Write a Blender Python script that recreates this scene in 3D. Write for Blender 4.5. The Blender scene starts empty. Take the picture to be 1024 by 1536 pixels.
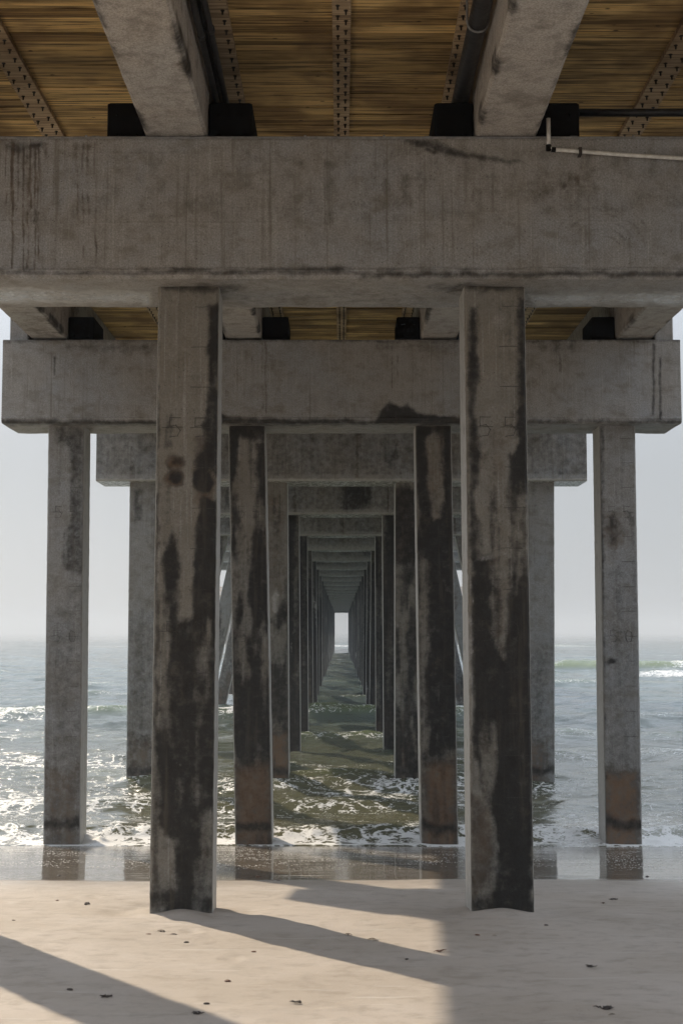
import bpy, math, random
import numpy as np
random.seed(7)
rng = np.random.default_rng(11)
C = bpy.context.scene.collection
E = 2.92                      # eye height above still water
F = 2133.0                    # focal length in photo pixels (photo 1024 x 1536)
TH = math.atan(179 / F)       # camera pitch

# ------------------------------------------------------------------ helpers
def project(P):
    """photo pixel of world points (N,3)"""
    x, y, z = P[:, 0], P[:, 1], P[:, 2] - E
    dep = y * math.cos(TH) + z * math.sin(TH)
    up = -y * math.sin(TH) + z * math.cos(TH)
    dep = np.maximum(dep, .5)
    return 512.5 + F * x / dep, 768 - F * up / dep

def zat(py, d):
    return E + d * math.tan(math.atan((768 - py) / F) + TH)

def hashn(ix, iy, seed):
    h = (ix.astype(np.int64) * 374761393 + iy.astype(np.int64) * 668265263 + seed * 1442695041) & 0xffffffff
    h = ((h ^ (h >> 13)) * 1274126177) & 0xffffffff
    h = (h ^ (h >> 16)) & 0xffffffff
    return h / 4294967295.0

def vnoise(x, y, seed=0):
    ix, iy = np.floor(x), np.floor(y)
    fx, fy = x - ix, y - iy
    fx = fx * fx * (3 - 2 * fx); fy = fy * fy * (3 - 2 * fy)
    a = hashn(ix, iy, seed); b = hashn(ix + 1, iy, seed)
    c = hashn(ix, iy + 1, seed); d = hashn(ix + 1, iy + 1, seed)
    return (a + (b - a) * fx) * (1 - fy) + (c + (d - c) * fx) * fy

def fbm(x, y, seed=0, oct=4):
    s = 0; a = .5; t = 0
    for i in range(oct):
        s = s + a * vnoise(x * 2 ** i, y * 2 ** i, seed + i * 17); t += a; a *= .5
    return s / t                       # 0..1

def sstep(a, b, x):
    t = np.clip((x - a) / (b - a), 0, 1)
    return t * t * (3 - 2 * t)

def poly_sd(X, Y, poly):
    """signed distance in px, positive inside"""
    n = len(poly); d = np.full(X.shape, 1e9); ins = np.zeros(X.shape, bool)
    for i in range(n):
        x0, y0 = poly[i]; x1, y1 = poly[(i + 1) % n]
        ex, ey = x1 - x0, y1 - y0
        t = np.clip(((X - x0) * ex + (Y - y0) * ey) / (ex * ex + ey * ey + 1e-9), 0, 1)
        d = np.minimum(d, np.hypot(X - x0 - t * ex, Y - y0 - t * ey))
        c = ((y0 > Y) != (y1 > Y)) & (X < (x1 - x0) * (Y - y0) / ((y1 - y0) if y1 != y0 else 1e-9) + x0)
        ins ^= c
    return np.where(ins, d, -d)

def mesh_np(name, V, Fq, mat, parent=None, extra=None, smooth=False, attr=None, mats=None, midx=None):
    me = bpy.data.meshes.new(name)
    V = np.asarray(V, dtype=np.float32)
    faces = [] if extra is None else list(extra)
    nq = len(Fq)
    loops = np.asarray(Fq, dtype=np.int32).ravel()
    starts = np.arange(nq, dtype=np.int32) * 4
    tot = np.full(nq, 4, dtype=np.int32)
    if faces:
        ex = np.concatenate([np.asarray(f, dtype=np.int32) for f in faces])
        el = np.array([len(f) for f in faces], dtype=np.int32)
        es = len(loops) + np.concatenate([[0], np.cumsum(el)[:-1]]).astype(np.int32)
        loops = np.concatenate([loops, ex]); starts = np.concatenate([starts, es]); tot = np.concatenate([tot, el])
    me.vertices.add(len(V)); me.vertices.foreach_set('co', V.ravel())
    me.loops.add(len(loops)); me.loops.foreach_set('vertex_index', loops.astype(np.int32))
    me.polygons.add(len(starts)); me.polygons.foreach_set('loop_start', starts.astype(np.int32))
    me.polygons.foreach_set('loop_total', tot.astype(np.int32))
    me.polygons.foreach_set('use_smooth', np.full(len(starts), smooth, dtype=bool))
    for m in (mats or [mat]): me.materials.append(m)
    if midx is not None: me.polygons.foreach_set('material_index', np.asarray(midx, dtype=np.int32))
    me.update(calc_edges=True); me.validate()
    if attr is not None:
        for an, av in attr.items():
            if av.ndim == 2:
                a = me.attributes.new(an, 'FLOAT_COLOR', 'POINT')
                col = np.ones((len(V), 4), dtype=np.float32); col[:, :av.shape[1]] = av
                a.data.foreach_set('color', col.ravel())
            else:
                a = me.attributes.new(an, 'FLOAT', 'POINT')
                a.data.foreach_set('value', av.astype(np.float32))
    o = bpy.data.objects.new(name, me); C.objects.link(o)
    if parent is not None: o.parent = parent
    return o

class MB:
    """collects simple shapes into one mesh; verts in world coordinates"""
    def __init__(s): s.v = []; s.f = []; s.m = []; s.t = []; s.tone = 0.0
    def add(s, vs, fs, m=0):
        n = len(s.v); s.v += [tuple(v) for v in vs]; s.t += [s.tone] * len(vs)
        s.f += [tuple(i + n for i in f) for f in fs]; s.m += [m] * len(fs)
    def box(s, x0, x1, y0, y1, z0, z1, m=0, ch=0.0):
        if ch <= 0:
            vs = [(x, y, z) for z in (z0, z1) for (x, y) in ((x0, y0), (x1, y0), (x1, y1), (x0, y1))]
            s.add(vs, [(3, 2, 1, 0), (4, 5, 6, 7), (0, 1, 5, 4), (1, 2, 6, 5), (2, 3, 7, 6), (3, 0, 4, 7)], m); return
        c = ch
        ring = lambda z, q: [(x0 + q, y0, z), (x1 - q, y0, z), (x1, y0 + q, z), (x1, y1 - q, z), (x1 - q, y1, z), (x0 + q, y1, z), (x0, y1 - q, z), (x0, y0 + q, z)]
        def inner(z): return [(x0 + 2 * c, y0 + c, z), (x1 - 2 * c, y0 + c, z), (x1 - c, y0 + 2 * c, z), (x1 - c, y1 - 2 * c, z), (x1 - 2 * c, y1 - c, z), (x0 + 2 * c, y1 - c, z), (x0 + c, y1 - 2 * c, z), (x0 + c, y0 + 2 * c, z)]
        vs = inner(z0) + ring(z0 + c, c) + ring(z1 - c, c) + inner(z1)
        fs = [tuple(range(7, -1, -1)), tuple(range(24, 32))]
        for k in range(3):
            for i in range(8):
                j = (i + 1) % 8; fs.append((k * 8 + i, k * 8 + j, k * 8 + 8 + j, k * 8 + 8 + i))
        s.add(vs, fs, m)
    def tube(s, pts, r, n=10, m=0):
        from mathutils import Vector
        P = [Vector(p) for p in pts]; rings = []
        for i, p in enumerate(P):
            d = (P[min(i + 1, len(P) - 1)] - P[max(i - 1, 0)]).normalized()
            a = d.cross(Vector((0, 0, 1)))
            if a.length < .05: a = d.cross(Vector((0, 1, 0)))
            a.normalize(); b = d.cross(a).normalized()
            rr = r[i] if isinstance(r, (list, tuple)) else r
            rings.append([p + (a * math.cos(t) + b * math.sin(t)) * rr for t in [2 * math.pi * k / n for k in range(n)]])
        vs = [v for R_ in rings for v in R_]; fs = []
        for i in range(len(P) - 1):
            for k in range(n):
                j = (k + 1) % n; fs.append((i * n + k, i * n + j, (i + 1) * n + j, (i + 1) * n + k))
        fs.append(tuple(range(n - 1, -1, -1))); fs.append(tuple((len(P) - 1) * n + k for k in range(n)))
        s.add(vs, fs, m)
    def build(s, name, mats, parent=None, loc=None, smooth=False):
        if not isinstance(mats, list): mats = [mats]
        v = s.v
        if loc is not None: v = [(a - loc[0], b - loc[1], c - loc[2]) for a, b, c in v]
        me = bpy.data.meshes.new(name); me.from_pydata(v, [], s.f)
        for m in mats: me.materials.append(m)
        me.polygons.foreach_set('material_index', s.m)
        me.polygons.foreach_set('use_smooth', [smooth] * len(s.f)); me.update()
        a = me.attributes.new('tone', 'FLOAT', 'POINT'); a.data.foreach_set('value', s.t)
        o = bpy.data.objects.new(name, me); C.objects.link(o)
        if parent is not None: o.parent = parent
        if loc is not None: o.location = loc
        return o

def tag(o, label=None, cat=None, group=None, kind=None):
    for k, v in (('label', label), ('category', cat), ('group', group), ('kind', kind)):
        if v: o[k] = v
    return o

# ------------------------------------------------------------------ materials
class NT:
    def __init__(s, name):
        s.mat = bpy.data.materials.new(name); s.mat.use_nodes = True
        s.nt = s.mat.node_tree; s.nt.nodes.clear()
        s.out = s.nt.nodes.new('ShaderNodeOutputMaterial')
        s.pos = s.nt.nodes.new('ShaderNodeNewGeometry').outputs['Position']
    def lk(s, a, b): s.nt.links.new(a, b)
    def setin(s, sock, v):
        if hasattr(v, 'is_output') or isinstance(v, bpy.types.NodeSocket): s.lk(v, sock)
        else:
            if isinstance(v, (tuple, list)) and len(v) == 3 and sock.type == 'RGBA': v = (*v, 1)
            sock.default_value = v
    def noise(s, scale=(1, 1, 1), sc=1.0, det=4, rough=.55, dist=0.0, off=0.0):
        m = s.nt.nodes.new('ShaderNodeMapping'); s.lk(s.pos, m.inputs[0]); m.inputs['Scale'].default_value = scale
        m.inputs['Location'].default_value = (off, off * .7, off * 1.3)
        n = s.nt.nodes.new('ShaderNodeTexNoise'); s.lk(m.outputs[0], n.inputs['Vector'])
        n.inputs['Scale'].default_value = sc; n.inputs['Detail'].default_value = det
        n.inputs['Roughness'].default_value = rough; n.inputs['Distortion'].default_value = dist
        return n.outputs[0]
    def voro(s, scale=(1, 1, 1), sc=1.0, feat='F1', out='Distance', warp=None, rnd=1.0):
        m = s.nt.nodes.new('ShaderNodeMapping'); s.lk(s.pos, m.inputs[0]); m.inputs['Scale'].default_value = scale
        v = m.outputs[0]
        if warp is not None:
            a = s.nt.nodes.new('ShaderNodeVectorMath'); a.operation = 'ADD'; s.lk(v, a.inputs[0]); s.lk(warp, a.inputs[1]); v = a.outputs[0]
        n = s.nt.nodes.new('ShaderNodeTexVoronoi'); n.feature = feat; s.lk(v, n.inputs['Vector'])
        n.inputs['Scale'].default_value = sc; n.inputs['Randomness'].default_value = rnd
        return n.outputs[out]
    def math(s, op, a, b=0.0, c=0.0, clamp=False):
        n = s.nt.nodes.new('ShaderNodeMath'); n.operation = op; n.use_clamp = clamp
        s.setin(n.inputs[0], a); s.setin(n.inputs[1], b); s.setin(n.inputs[2], c)
        return n.outputs[0]
    def ramp(s, v, a, b, lo=0.0, hi=1.0, smooth=True):
        n = s.nt.nodes.new('ShaderNodeMapRange'); n.clamp = True
        if smooth: n.interpolation_type = 'SMOOTHSTEP'
        s.setin(n.inputs['Value'], v)
        n.inputs['From Min'].default_value = a; n.inputs['From Max'].default_value = b
        n.inputs['To Min'].default_value = lo; n.inputs['To Max'].default_value = hi
        return n.outputs[0]
    def mix(s, f, a, b, mode='MIX'):
        n = s.nt.nodes.new('ShaderNodeMix'); n.data_type = 'RGBA'; n.blend_type = mode
        s.setin(n.inputs[0], f); s.setin(n.inputs[6], a); s.setin(n.inputs[7], b)
        return n.outputs[2]
    def attr(s, name, out='Fac'):
        n = s.nt.nodes.new('ShaderNodeAttribute'); n.attribute_name = name
        return n.outputs[out]
    def sep(s, v):
        n = s.nt.nodes.new('ShaderNodeSeparateXYZ'); s.lk(v, n.inputs[0]); return n.outputs
    def bump(s, h, dist=.01, strength=1.0, nrm=None):
        n = s.nt.nodes.new('ShaderNodeBump'); s.lk(h, n.inputs['Height']); n.inputs['Distance'].default_value = dist
        n.inputs['Strength'].default_value = strength
        if nrm is not None: s.lk(nrm, n.inputs['Normal'])
        return n.outputs[0]
    def bsdf(s, color, rough=.8, nrm=None, spec=.5, ior=1.5, metal=0.0):
        p = s.nt.nodes.new('ShaderNodeBsdfPrincipled')
        s.setin(p.inputs['Base Color'], color); s.setin(p.inputs['Roughness'], rough)
        s.setin(p.inputs['Specular IOR Level'], spec); p.inputs['IOR'].default_value = ior
        p.inputs['Metallic'].default_value = metal
        if nrm is not None: s.lk(nrm, p.inputs['Normal'])
        return p
    def done(s, p):
        s.lk(p.outputs[0], s.out.inputs['Surface']); return s.mat

def concrete(name, base=(.325, .308, .284), cool=(.315, .325, .335), streak=1.0, gloss=.75):
    t = NT(name)
    big = t.noise(sc=1.1, det=5, rough=.6)
    col = t.mix(t.ramp(big, .35, .68), base, cool)
    mot = t.noise(sc=7, det=4, rough=.66)
    col = t.mix(t.ramp(mot, .42, .72, 0, .55), col, (.17, .155, .13))
    mot2 = t.noise(sc=4.2, det=4, rough=.6, off=31)
    col = t.mix(t.ramp(mot2, .55, .8, 0, .45), col, (.42, .405, .375))
    st = t.noise(scale=(26, 26, .6), sc=1.0, det=5, rough=.6)
    stz = t.noise(sc=.8, det=3, off=61)
    col = t.mix(t.math('MULTIPLY', t.math('MULTIPLY', t.ramp(st, .52, .72), .75 * streak), t.ramp(stz, .42, .62)), col, (.14, .125, .10))
    alg = t.noise(scale=(1, 1, 1.8), sc=2.6, det=5, rough=.7, off=45)
    col = t.mix(t.ramp(alg, .50, .70, 0, .62), col, (.15, .13, .10))
    st2 = t.noise(scale=(55, 55, 1.2), sc=1.0, det=3, off=9)
    col = t.mix(t.math('MULTIPLY', t.ramp(st2, .54, .72), .42 * streak), col, (.44, .43, .40))
    # pits
    pv = t.voro(sc=26); pm = t.noise(sc=6, det=2, off=5)
    pit = t.math('MULTIPLY', t.ramp(pv, .09, .17, 1, 0), t.ramp(pm, .46, .58))
    col = t.mix(t.math('MULTIPLY', pit, .75), col, (.05, .045, .035))
    grain = t.noise(sc=70, det=2, rough=.7, off=13)
    col = t.mix(t.ramp(grain, .35, .65, 0, .48), col, (.12, .11, .09))
    rgb = t.nt.nodes.new('ShaderNodeSeparateColor'); t.lk(t.attr('stain_light', 'Color'), rgb.inputs[0])
    fine = t.noise(sc=9, det=6, rough=.72, off=3)
    vs_ = t.noise(scale=(9, 9, .7), sc=1.0, det=6, rough=.62, off=23)
    fz = t.math('ADD', t.math('MULTIPLY', t.math('SUBTRACT', fine, .5), 1.1), t.math('MULTIPLY', t.math('SUBTRACT', vs_, .5), .55))
    def mask(ch, lo=.14, hi=.92):
        return t.ramp(t.math('ADD', rgb.outputs[ch], fz), lo, hi)
    br = t.math('MULTIPLY', mask(1, .3, .8), t.ramp(rgb.outputs[1], .02, .15))
    col = t.mix(t.math('MULTIPLY', br, .8), col, t.mix(t.ramp(mot2, .35, .65), (.125, .092, .062), (.060, .046, .033)))
    col = t.mix(t.math('MULTIPLY', t.ramp(t.math('ADD', rgb.outputs[1], fz), .72, 1.15), .75), col, (.19, .105, .052))
    dk = t.math('MULTIPLY', mask(0), t.ramp(rgb.outputs[0], .02, .15))
    dkc = t.mix(t.ramp(grain, .3, .75), (.009, .0075, .0055), (.019, .016, .012))
    dkc = t.mix(t.ramp(vs_, .50, .74, 0, .7), dkc, (.075, .06, .043))
    dkc = t.mix(t.ramp(mot, .54, .74, 0, .5), dkc, (.08, .066, .048))
    dkc = t.mix(t.ramp(mot2, .60, .74, 0, .4), dkc, (.15, .14, .12))
    col = t.mix(t.math('MULTIPLY', dk, .96), col, dkc)
    pl = t.math('MULTIPLY', mask(2, .4, .8), t.ramp(rgb.outputs[2], .02, .15))
    col = t.mix(t.math('MULTIPLY', pl, .8), col, (.40, .385, .355))
    hb = t.noise(sc=22, det=4, rough=.75, off=3)
    h = t.math('SUBTRACT', hb, t.math('MULTIPLY', t.ramp(pv, .06, .13, 1, 0), .25))
    nrm = t.bump(h, .008, .8)
    rough = t.math('SUBTRACT', t.ramp(fine, .3, .7, gloss - .12, gloss + .12), t.math('MULTIPLY', pl, .38))
    return t.done(t.bsdf(col, rough, nrm, .4))

M = {}
M['cap'] = concrete('cap_concrete', gloss=.62)
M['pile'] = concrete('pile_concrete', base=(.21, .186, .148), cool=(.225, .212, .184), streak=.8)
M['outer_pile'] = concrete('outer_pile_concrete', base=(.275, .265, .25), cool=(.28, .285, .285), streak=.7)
M['girder'] = concrete('girder_concrete', base=(.48, .44, .395), cool=(.44, .43, .41), streak=.25)

def timber(name, a, b, dark):
    t = NT(name)
    tone = t.attr('tone')
    g = t.noise(scale=(1.1, 34, 34), sc=1.0, det=5, rough=.68, dist=.25)
    g2 = t.noise(scale=(.5, 9, 9), sc=1.0, det=4, off=12)
    col = t.mix(tone, a, b)
    col = t.mix(t.ramp(g, .44, .64, 0, .85), col, dark)
    col = t.mix(t.ramp(g2, .5, .72, 0, .75), col, dark)
    gr = t.noise(sc=1.3, det=3, off=40)
    col = t.mix(t.ramp(gr, .45, .66, 0, .65), col, (.13, .07, .025))
    kn = t.voro(scale=(1, 2.2, 1), sc=3.1)
    col = t.mix(t.ramp(kn, .04, .10, .85, 0), col, (.02, .012, .006))
    return t.done(t.bsdf(col, .75, t.bump(g, .004, .6), .3))
M['timber'] = timber('deck_timber', (.32, .205, .075), (.86, .60, .255), (.045, .024, .009))
M['strip'] = timber('strip_timber', (.50, .38, .24), (.60, .46, .30), (.18, .12, .07))

def plain(name, c, c2, rough=.6, sc=18, metal=0, bump=.002, spec=.5):
    t = NT(name); n = t.noise(sc=sc, det=6, rough=.65)
    return t.done(t.bsdf(t.mix(t.ramp(n, .35, .68), c, c2), t.ramp(n, .3, .7, rough - .1, rough + .1), t.bump(n, bump), spec, 1.5, metal))
M['black'] = plain('black_rubbery_steel', (.003, .003, .003), (.008, .007, .006), .9, spec=.15)
M['blackpipe'] = plain('black_pipe_plastic', (.010, .010, .011), (.028, .028, .03), .42)
M['greypipe'] = plain('galvanised_conduit', (.17, .17, .17), (.29, .29, .28), .5)
M['white'] = plain('white_pvc', (.50, .49, .45), (.70, .69, .65), .5)
M['bolt'] = plain('rusty_bolt', (.012, .009, .007), (.04, .025, .016), .7)
M['mark'] = plain('black_mark', (.022, .018, .015), (.06, .05, .04), .8, sc=60)
M['rail'] = plain('rail_timber', (.42, .24, .12), (.52, .32, .18), .8)
M['shell_dark'] = plain('dark_debris', (.018, .013, .010), (.06, .04, .03), .6, sc=90)
M['shell_brown'] = plain('brown_shell', (.12, .055, .03), (.24, .13, .08), .5, sc=120)
M['shell_pale'] = plain('pale_shell', (.45, .38, .30), (.62, .55, .46), .5, sc=120)

# ------------------------------------------------------------------ ground profile
def sand_z(x, y):
    z = 1.582 - .08 * y
    z = np.where(y < -2, 1.742 + (.0) * y, z)
    und = (fbm(x * .22 + 7, y * .35, 3) - .5) * .07 + (fbm(x * .9, y * 1.1, 5) - .5) * .018
    fade = sstep(17.5, 13.5, y)
    z = z + und * (.15 + .85 * fade)
    z = z - .018 * sstep(13.9, 15.0, y) * sstep(17.5, 15.2, y)
    for (cx, cy) in ((-1.29, 11.62), (1.29, 11.62)):
        z = z + .034 * np.exp(-((x - cx) / .15) ** 2 - ((y - cy) / .22) ** 2)
        z = z - .022 * np.exp(-((np.hypot(x - cx, y - cy - .28) - .52) / .16) ** 2)
    z = np.where(y > 40, np.minimum(z, -1.6), z)
    return z

def axis(segs):
    out = []
    for a, b, st in segs:
        out.append(np.arange(a, b - 1e-6, st))
    out.append([segs[-1][1]])
    return np.concatenate(out)

xs = axis([(-900, -60, 60), (-60, -12, 2), (-12, -4.2, .3), (-4.2, 4.2, .035), (4.2, 12, .3), (12, 60, 2), (60, 900, 60)])
ys = axis([(-300, -20, 20), (-20, 5, 1), (5, 15.5, .035), (15.5, 22, .06), (22, 42, 1), (42, 60, 6)])
X, Y = np.meshgrid(xs, ys)
Z = sand_z(X, Y)
# trampled small lumps and foot-marks
Z = Z + (fbm(X * 5.5, Y * 5.5, 21, 3) - .5) * .010 * sstep(15, 14, Y)
for (fx, fy, a) in [(-2.3, 9.0, .5), (-2.0, 8.3, .2), (-1.6, 7.8, .8), (-.7, 9.3, .1), (-2.9, 12.5, .6), (-2.2, 12.9, .3), (.2, 12.8, .2), (2.4, 8.4, .4), (1.8, 7.8, .9), (-1.1, 10.6, .2), (-.2, 7.7, 1.1)]:
    dx = (X - fx) * math.cos(a) + (Y - fy) * math.sin(a); dy = -(X - fx) * math.sin(a) + (Y - fy) * math.cos(a)
    r = np.sqrt((dx / .06) ** 2 + (dy / .13) ** 2)
    Z = Z - .008 * np.exp(-r ** 2) + .004 * np.exp(-((r - 1.6) / .4) ** 2)
ny, nx = X.shape
idx = np.arange(nx * ny).reshape(ny, nx)
Q = np.stack([idx[:-1, :-1], idx[:-1, 1:], idx[1:, 1:], idx[1:, :-1]], -1).reshape(-1, 4)

t = NT('beach_sand')
sp = t.sep(t.pos)
n1 = t.noise(sc=.9, det=5); n2 = t.noise(sc=6, det=6, rough=.65, off=4); n3 = t.noise(sc=240, det=3, rough=.8)
n4 = t.noise(scale=(1.2, 9, 1), sc=1.0, det=5, off=17)
col = t.mix(t.ramp(n1, .35, .68), (.45, .385, .32), (.525, .46, .40))
col = t.mix(t.ramp(n2, .45, .72, 0, .5), col, (.27, .225, .18))
col = t.mix(t.ramp(n4, .60, .72, 0, .5), col, (.62, .58, .53))
col = t.mix(t.ramp(n3, .35, .7, 0, .35), col, (.17, .13, .10))
sk = t.voro(sc=16); skm = t.noise(sc=3.0, det=2, off=77)
sk2 = t.voro(scale=(1, .7, 1), sc=7, rnd=1.0)
speck = t.math('MAXIMUM', t.math('MULTIPLY', t.ramp(sk, .04, .08, 1, 0), t.ramp(skm, .5, .56)), t.math('MULTIPLY', t.ramp(sk2, .02, .05, 1, 0), t.ramp(skm, .42, .52, .8, .1)))
col = t.mix(t.math('MULTIPLY', speck, .8), col, (.07, .045, .03))
edge = t.noise(scale=(.35, .6, 1), sc=1.0, det=4, off=2)
yy = t.math('MULTIPLY_ADD', t.math('SUBTRACT', edge, .5), 1.0, sp[1])
damp = t.ramp(yy, 12.9, 14.7)
wet = t.ramp(yy, 14.70, 14.95)
col = t.mix(t.math('MULTIPLY', damp, .22), col, (.20, .17, .14))
col = t.mix(t.math('MULTIPLY', wet, .82), col, (.13, .108, .082))
# bubbles on the film of water, and glints painted as white specks
bub = t.voro(scale=(1, .45, 1), sc=34); bm = t.noise(scale=(1.1, 2.2, 1), sc=1.6, det=4, off=51)
bz = t.ramp(yy, 15.0, 17.2)
bb = t.math('MULTIPLY', t.math('MULTIPLY', t.ramp(bub, .22, .34, 1, 0), t.ramp(bm, .46, .56)), t.math('MULTIPLY', wet, bz))
col = t.mix(t.math('MULTIPLY', bb, .9), col, (.75, .73, .69))
film = t.noise(scale=(.8, 7, 1), sc=1.0, det=4, off=8)
h = t.math('MULTIPLY', t.math('ADD', t.math('MULTIPLY', n3, .5), t.math('MULTIPLY', n2, 1.4)), t.ramp(wet, 0, 1, 1, .0))
h = t.math('ADD', h, t.math('MULTIPLY', t.math('MULTIPLY', film, wet), 1.0))
h = t.math('ADD', h, t.math('MULTIPLY', bb, .6))
rg = t.math('MULTIPLY_ADD', wet, -.60, .66)
rg = t.math('ADD', rg, t.math('MULTIPLY', bb, .5))
rg = t.math('SUBTRACT', rg, t.math('MULTIPLY', t.math('MULTIPLY', damp, t.ramp(wet, 0, 1, 1, 0)), .28))
M['sand'] = t.done(t.bsdf(col, rg, t.bump(h, .006, .75), .5, 1.36))
tag(mesh_np('beach', np.stack([X.ravel(), Y.ravel(), Z.ravel()], 1), Q, M['sand'], smooth=True), kind='structure')

# ------------------------------------------------------------------ sea
us = axis([(-6, -1, .5), (-1, -.42, .05), (-.42, -.27, .01), (-.27, .27, .0022), (.27, .42, .01), (.42, 1, .05), (1, 6, .5)])
lv = np.arange(math.log(18.4), math.log(60), .0017)
lv = np.concatenate([lv, np.arange(lv[-1] + .0017, math.log(400), .0028), np.arange(math.log(400), math.log(1500), .007), np.arange(math.log(1500), math.log(9000), .03)])
Yv = np.exp(lv)
U, Y = np.meshgrid(us, Yv)
X = U * Y
cell = Y * .0032
H = np.zeros_like(X)
# wind chop and swell
for k in range(64):
    lam = .45 * (30 ** (k / 63.0)) * rng.uniform(.9, 1.1)
    ang = rng.normal(0, .55 if lam < 4 else .22)
    kx, ky = math.sin(ang) * 2 * math.pi / lam, math.cos(ang) * 2 * math.pi / lam
    a = .0085 * lam ** .78
    a *= 1.0 + 1.0 * float(sstep(1.6, 3.0, np.array(lam)))
    sparse = .35 + 1.3 * sstep(.42, .68, fbm(X / (lam * 4) + k * 3.1, Y / (lam * 6) + k, k + 300, 2))
    ph = rng.uniform(0, 6.28)
    wx = .8 * (fbm(X / (lam * 3) + k, Y / (lam * 3), k, 2) - .5)
    s = np.sin(kx * X + ky * Y + ph + wx * 5)
    w = (1 - np.abs(s)) if k % 2 else (.5 + .5 * s) ** 1.8
    shal = sstep(19.6, 19.6 + 1.5 + lam * 3.0, Y)
    H += a * sparse * (w ** 1.6 - .3) * sstep(2.2, 4.5, lam / cell) * (.15 + .85 * shal) * (.12 + .88 * sstep(19.5, 24, Y))
H *= (1 - .25 * sstep(60, 200, Y)) * sstep(1600, 500, Y)
H *= .44 + .36 * fbm(X * .12, Y * .12, 91, 2)
chop = H.copy()
FO = np.zeros_like(X)
# shallow swell lines rolling in under the pier
for (yc, hh, wd, sd) in ((23.6, .10, .8, 1), (27.4, .15, 1.1, 2), (32.5, .13, 1.5, 3), (39, .15, 1.9, 4), (49, .18, 2.4, 5)):
    yl = yc + (fbm(X * .16 + sd * 9, X * 0 + sd, sd, 3) - .5) * 3.2
    pf = np.where(Y < yl, np.exp(-((Y - yl) / (wd * .55)) ** 2), np.exp(-((Y - yl) / (wd * 1.3)) ** 2))
    am = .3 + 1.1 * fbm(X * .25 + sd, X * 0 + 3, sd + 40, 2)
    H += hh * pf * am
    FO += .17 * np.exp(-((Y - yl + wd * .3) / (wd * .6)) ** 2) * sstep(.45, .7, fbm(X * .5 + sd * 3, Y * .3, sd + 70, 3)) * 1.5
# swash bore
edge = 19.62 + (fbm(X * .35, X * 0 + 2, 55, 4) - .5) * .5
yb = 20.65 + (fbm(X * .45 + 3, X * 0 + 5, 56, 4) - .5) * .9
bore = np.where(Y < yb, np.exp(-((Y - yb) / .38) ** 2), np.exp(-((Y - yb) / .9) ** 2))
rough_b = fbm(X * 5, Y * 3.2, 57, 4)
H += bore * (.05 + .13 * rough_b)
FO += sstep(edge - .05, edge + .15, Y) * sstep(21.5, 20.0, Y) * .50
FO += .24 * sstep(19.4, 21, Y) * sstep(31, 21, Y) * sstep(.42, .68, fbm(X * .55, Y * .42, 61, 4)) + .10 * sstep(45, 22, Y)
# breaking wave far out to the right
xr = X
yc = 106 + (fbm(X * .05, X * 0, 62, 2) - .5) * 6
pf = np.where(Y < yc, np.exp(-((Y - yc) / 1.5) ** 2), np.exp(-((Y - yc) / 3.5) ** 2))
H += .72 * pf * sstep(13, 17, X) * (.75 + .5 * fbm(X * 1.1, Y * .6, 63, 4))
FO += sstep(18, 19.5, X) * np.exp(-((Y - yc + 10.5 - (X - 19) * .12) / 6.5) ** 2) * (.35 + .65 * fbm(X * .5, Y * .3, 64, 3)) * .95
FO += .75 * sstep(24, 26, X) * np.exp(-((Y - yc) / 2.0) ** 2)
H += .25 * sstep(18, 22, X) * np.exp(-((Y - yc + 8) / 3.5) ** 2) * fbm(X * 1.2, Y * .8, 66, 3)
# small breaker on the right nearer in
pf = np.exp(-((Y - 34.2) / .9) ** 2) * sstep(6.2, 7.6, X)
H += .26 * pf * fbm(X * .7, Y * .4, 67, 3) * 1.6; FO += .38 * pf
# line of surf seen through the far end of the tunnel
pf = np.exp(-((Y - 262) / 6) ** 2) * sstep(60, 20, np.abs(X))
H += .55 * pf * fbm(X * .3, Y * .05, 68, 3) * 1.6; FO += .75 * pf
for (fy, x0, x1, s) in ((31.5, -9, -4.6, 1), (26.6, .2, 3.6, 2), (24.6, -9, -3, 3)):
    FO += .33 * np.exp(-((Y - fy) / 1.6) ** 2) * sstep(x0 - 1, x0 + 1, X) * sstep(x1 + 1, x1 - 1, X)
FO += .20 * sstep(.09, .20, chop) * sstep(20, 26, Y)
# splash round the piles
for (px_, py_) in ((-3.85, 19.9), (-1.30, 19.9), (1.30, 19.9), (3.85, 19.9)):
    r = np.hypot((X - px_ - .18), (Y - py_ + .1))
    FO += .5 * np.exp(-(r / .55) ** 2)
    H += .06 * np.exp(-((r - .38) / .14) ** 2) * fbm(X * 9, Y * 9, 71, 3) * (2.5 if px_ < -3 else 1)
sz = 1.582 - .08 * Y
base = np.maximum(0, sz + .012)
lift = sstep(edge - .12, edge + .10, Y)
base = base * lift + (1 - lift) * (sz - .02)
Z = base + H * sstep(edge, edge + .55, Y)
Z = np.where((Y > edge + .1) & (Y < 21.5), np.maximum(Z, sz + .010), Z)
for yrow in (): pass
ny, nx = X.shape
idx = np.arange(nx * ny).reshape(ny, nx)
Q = np.stack([idx[:-1, :-1], idx[:-1, 1:], idx[1:, 1:], idx[1:, :-1]], -1).reshape(-1, 4)

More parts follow.
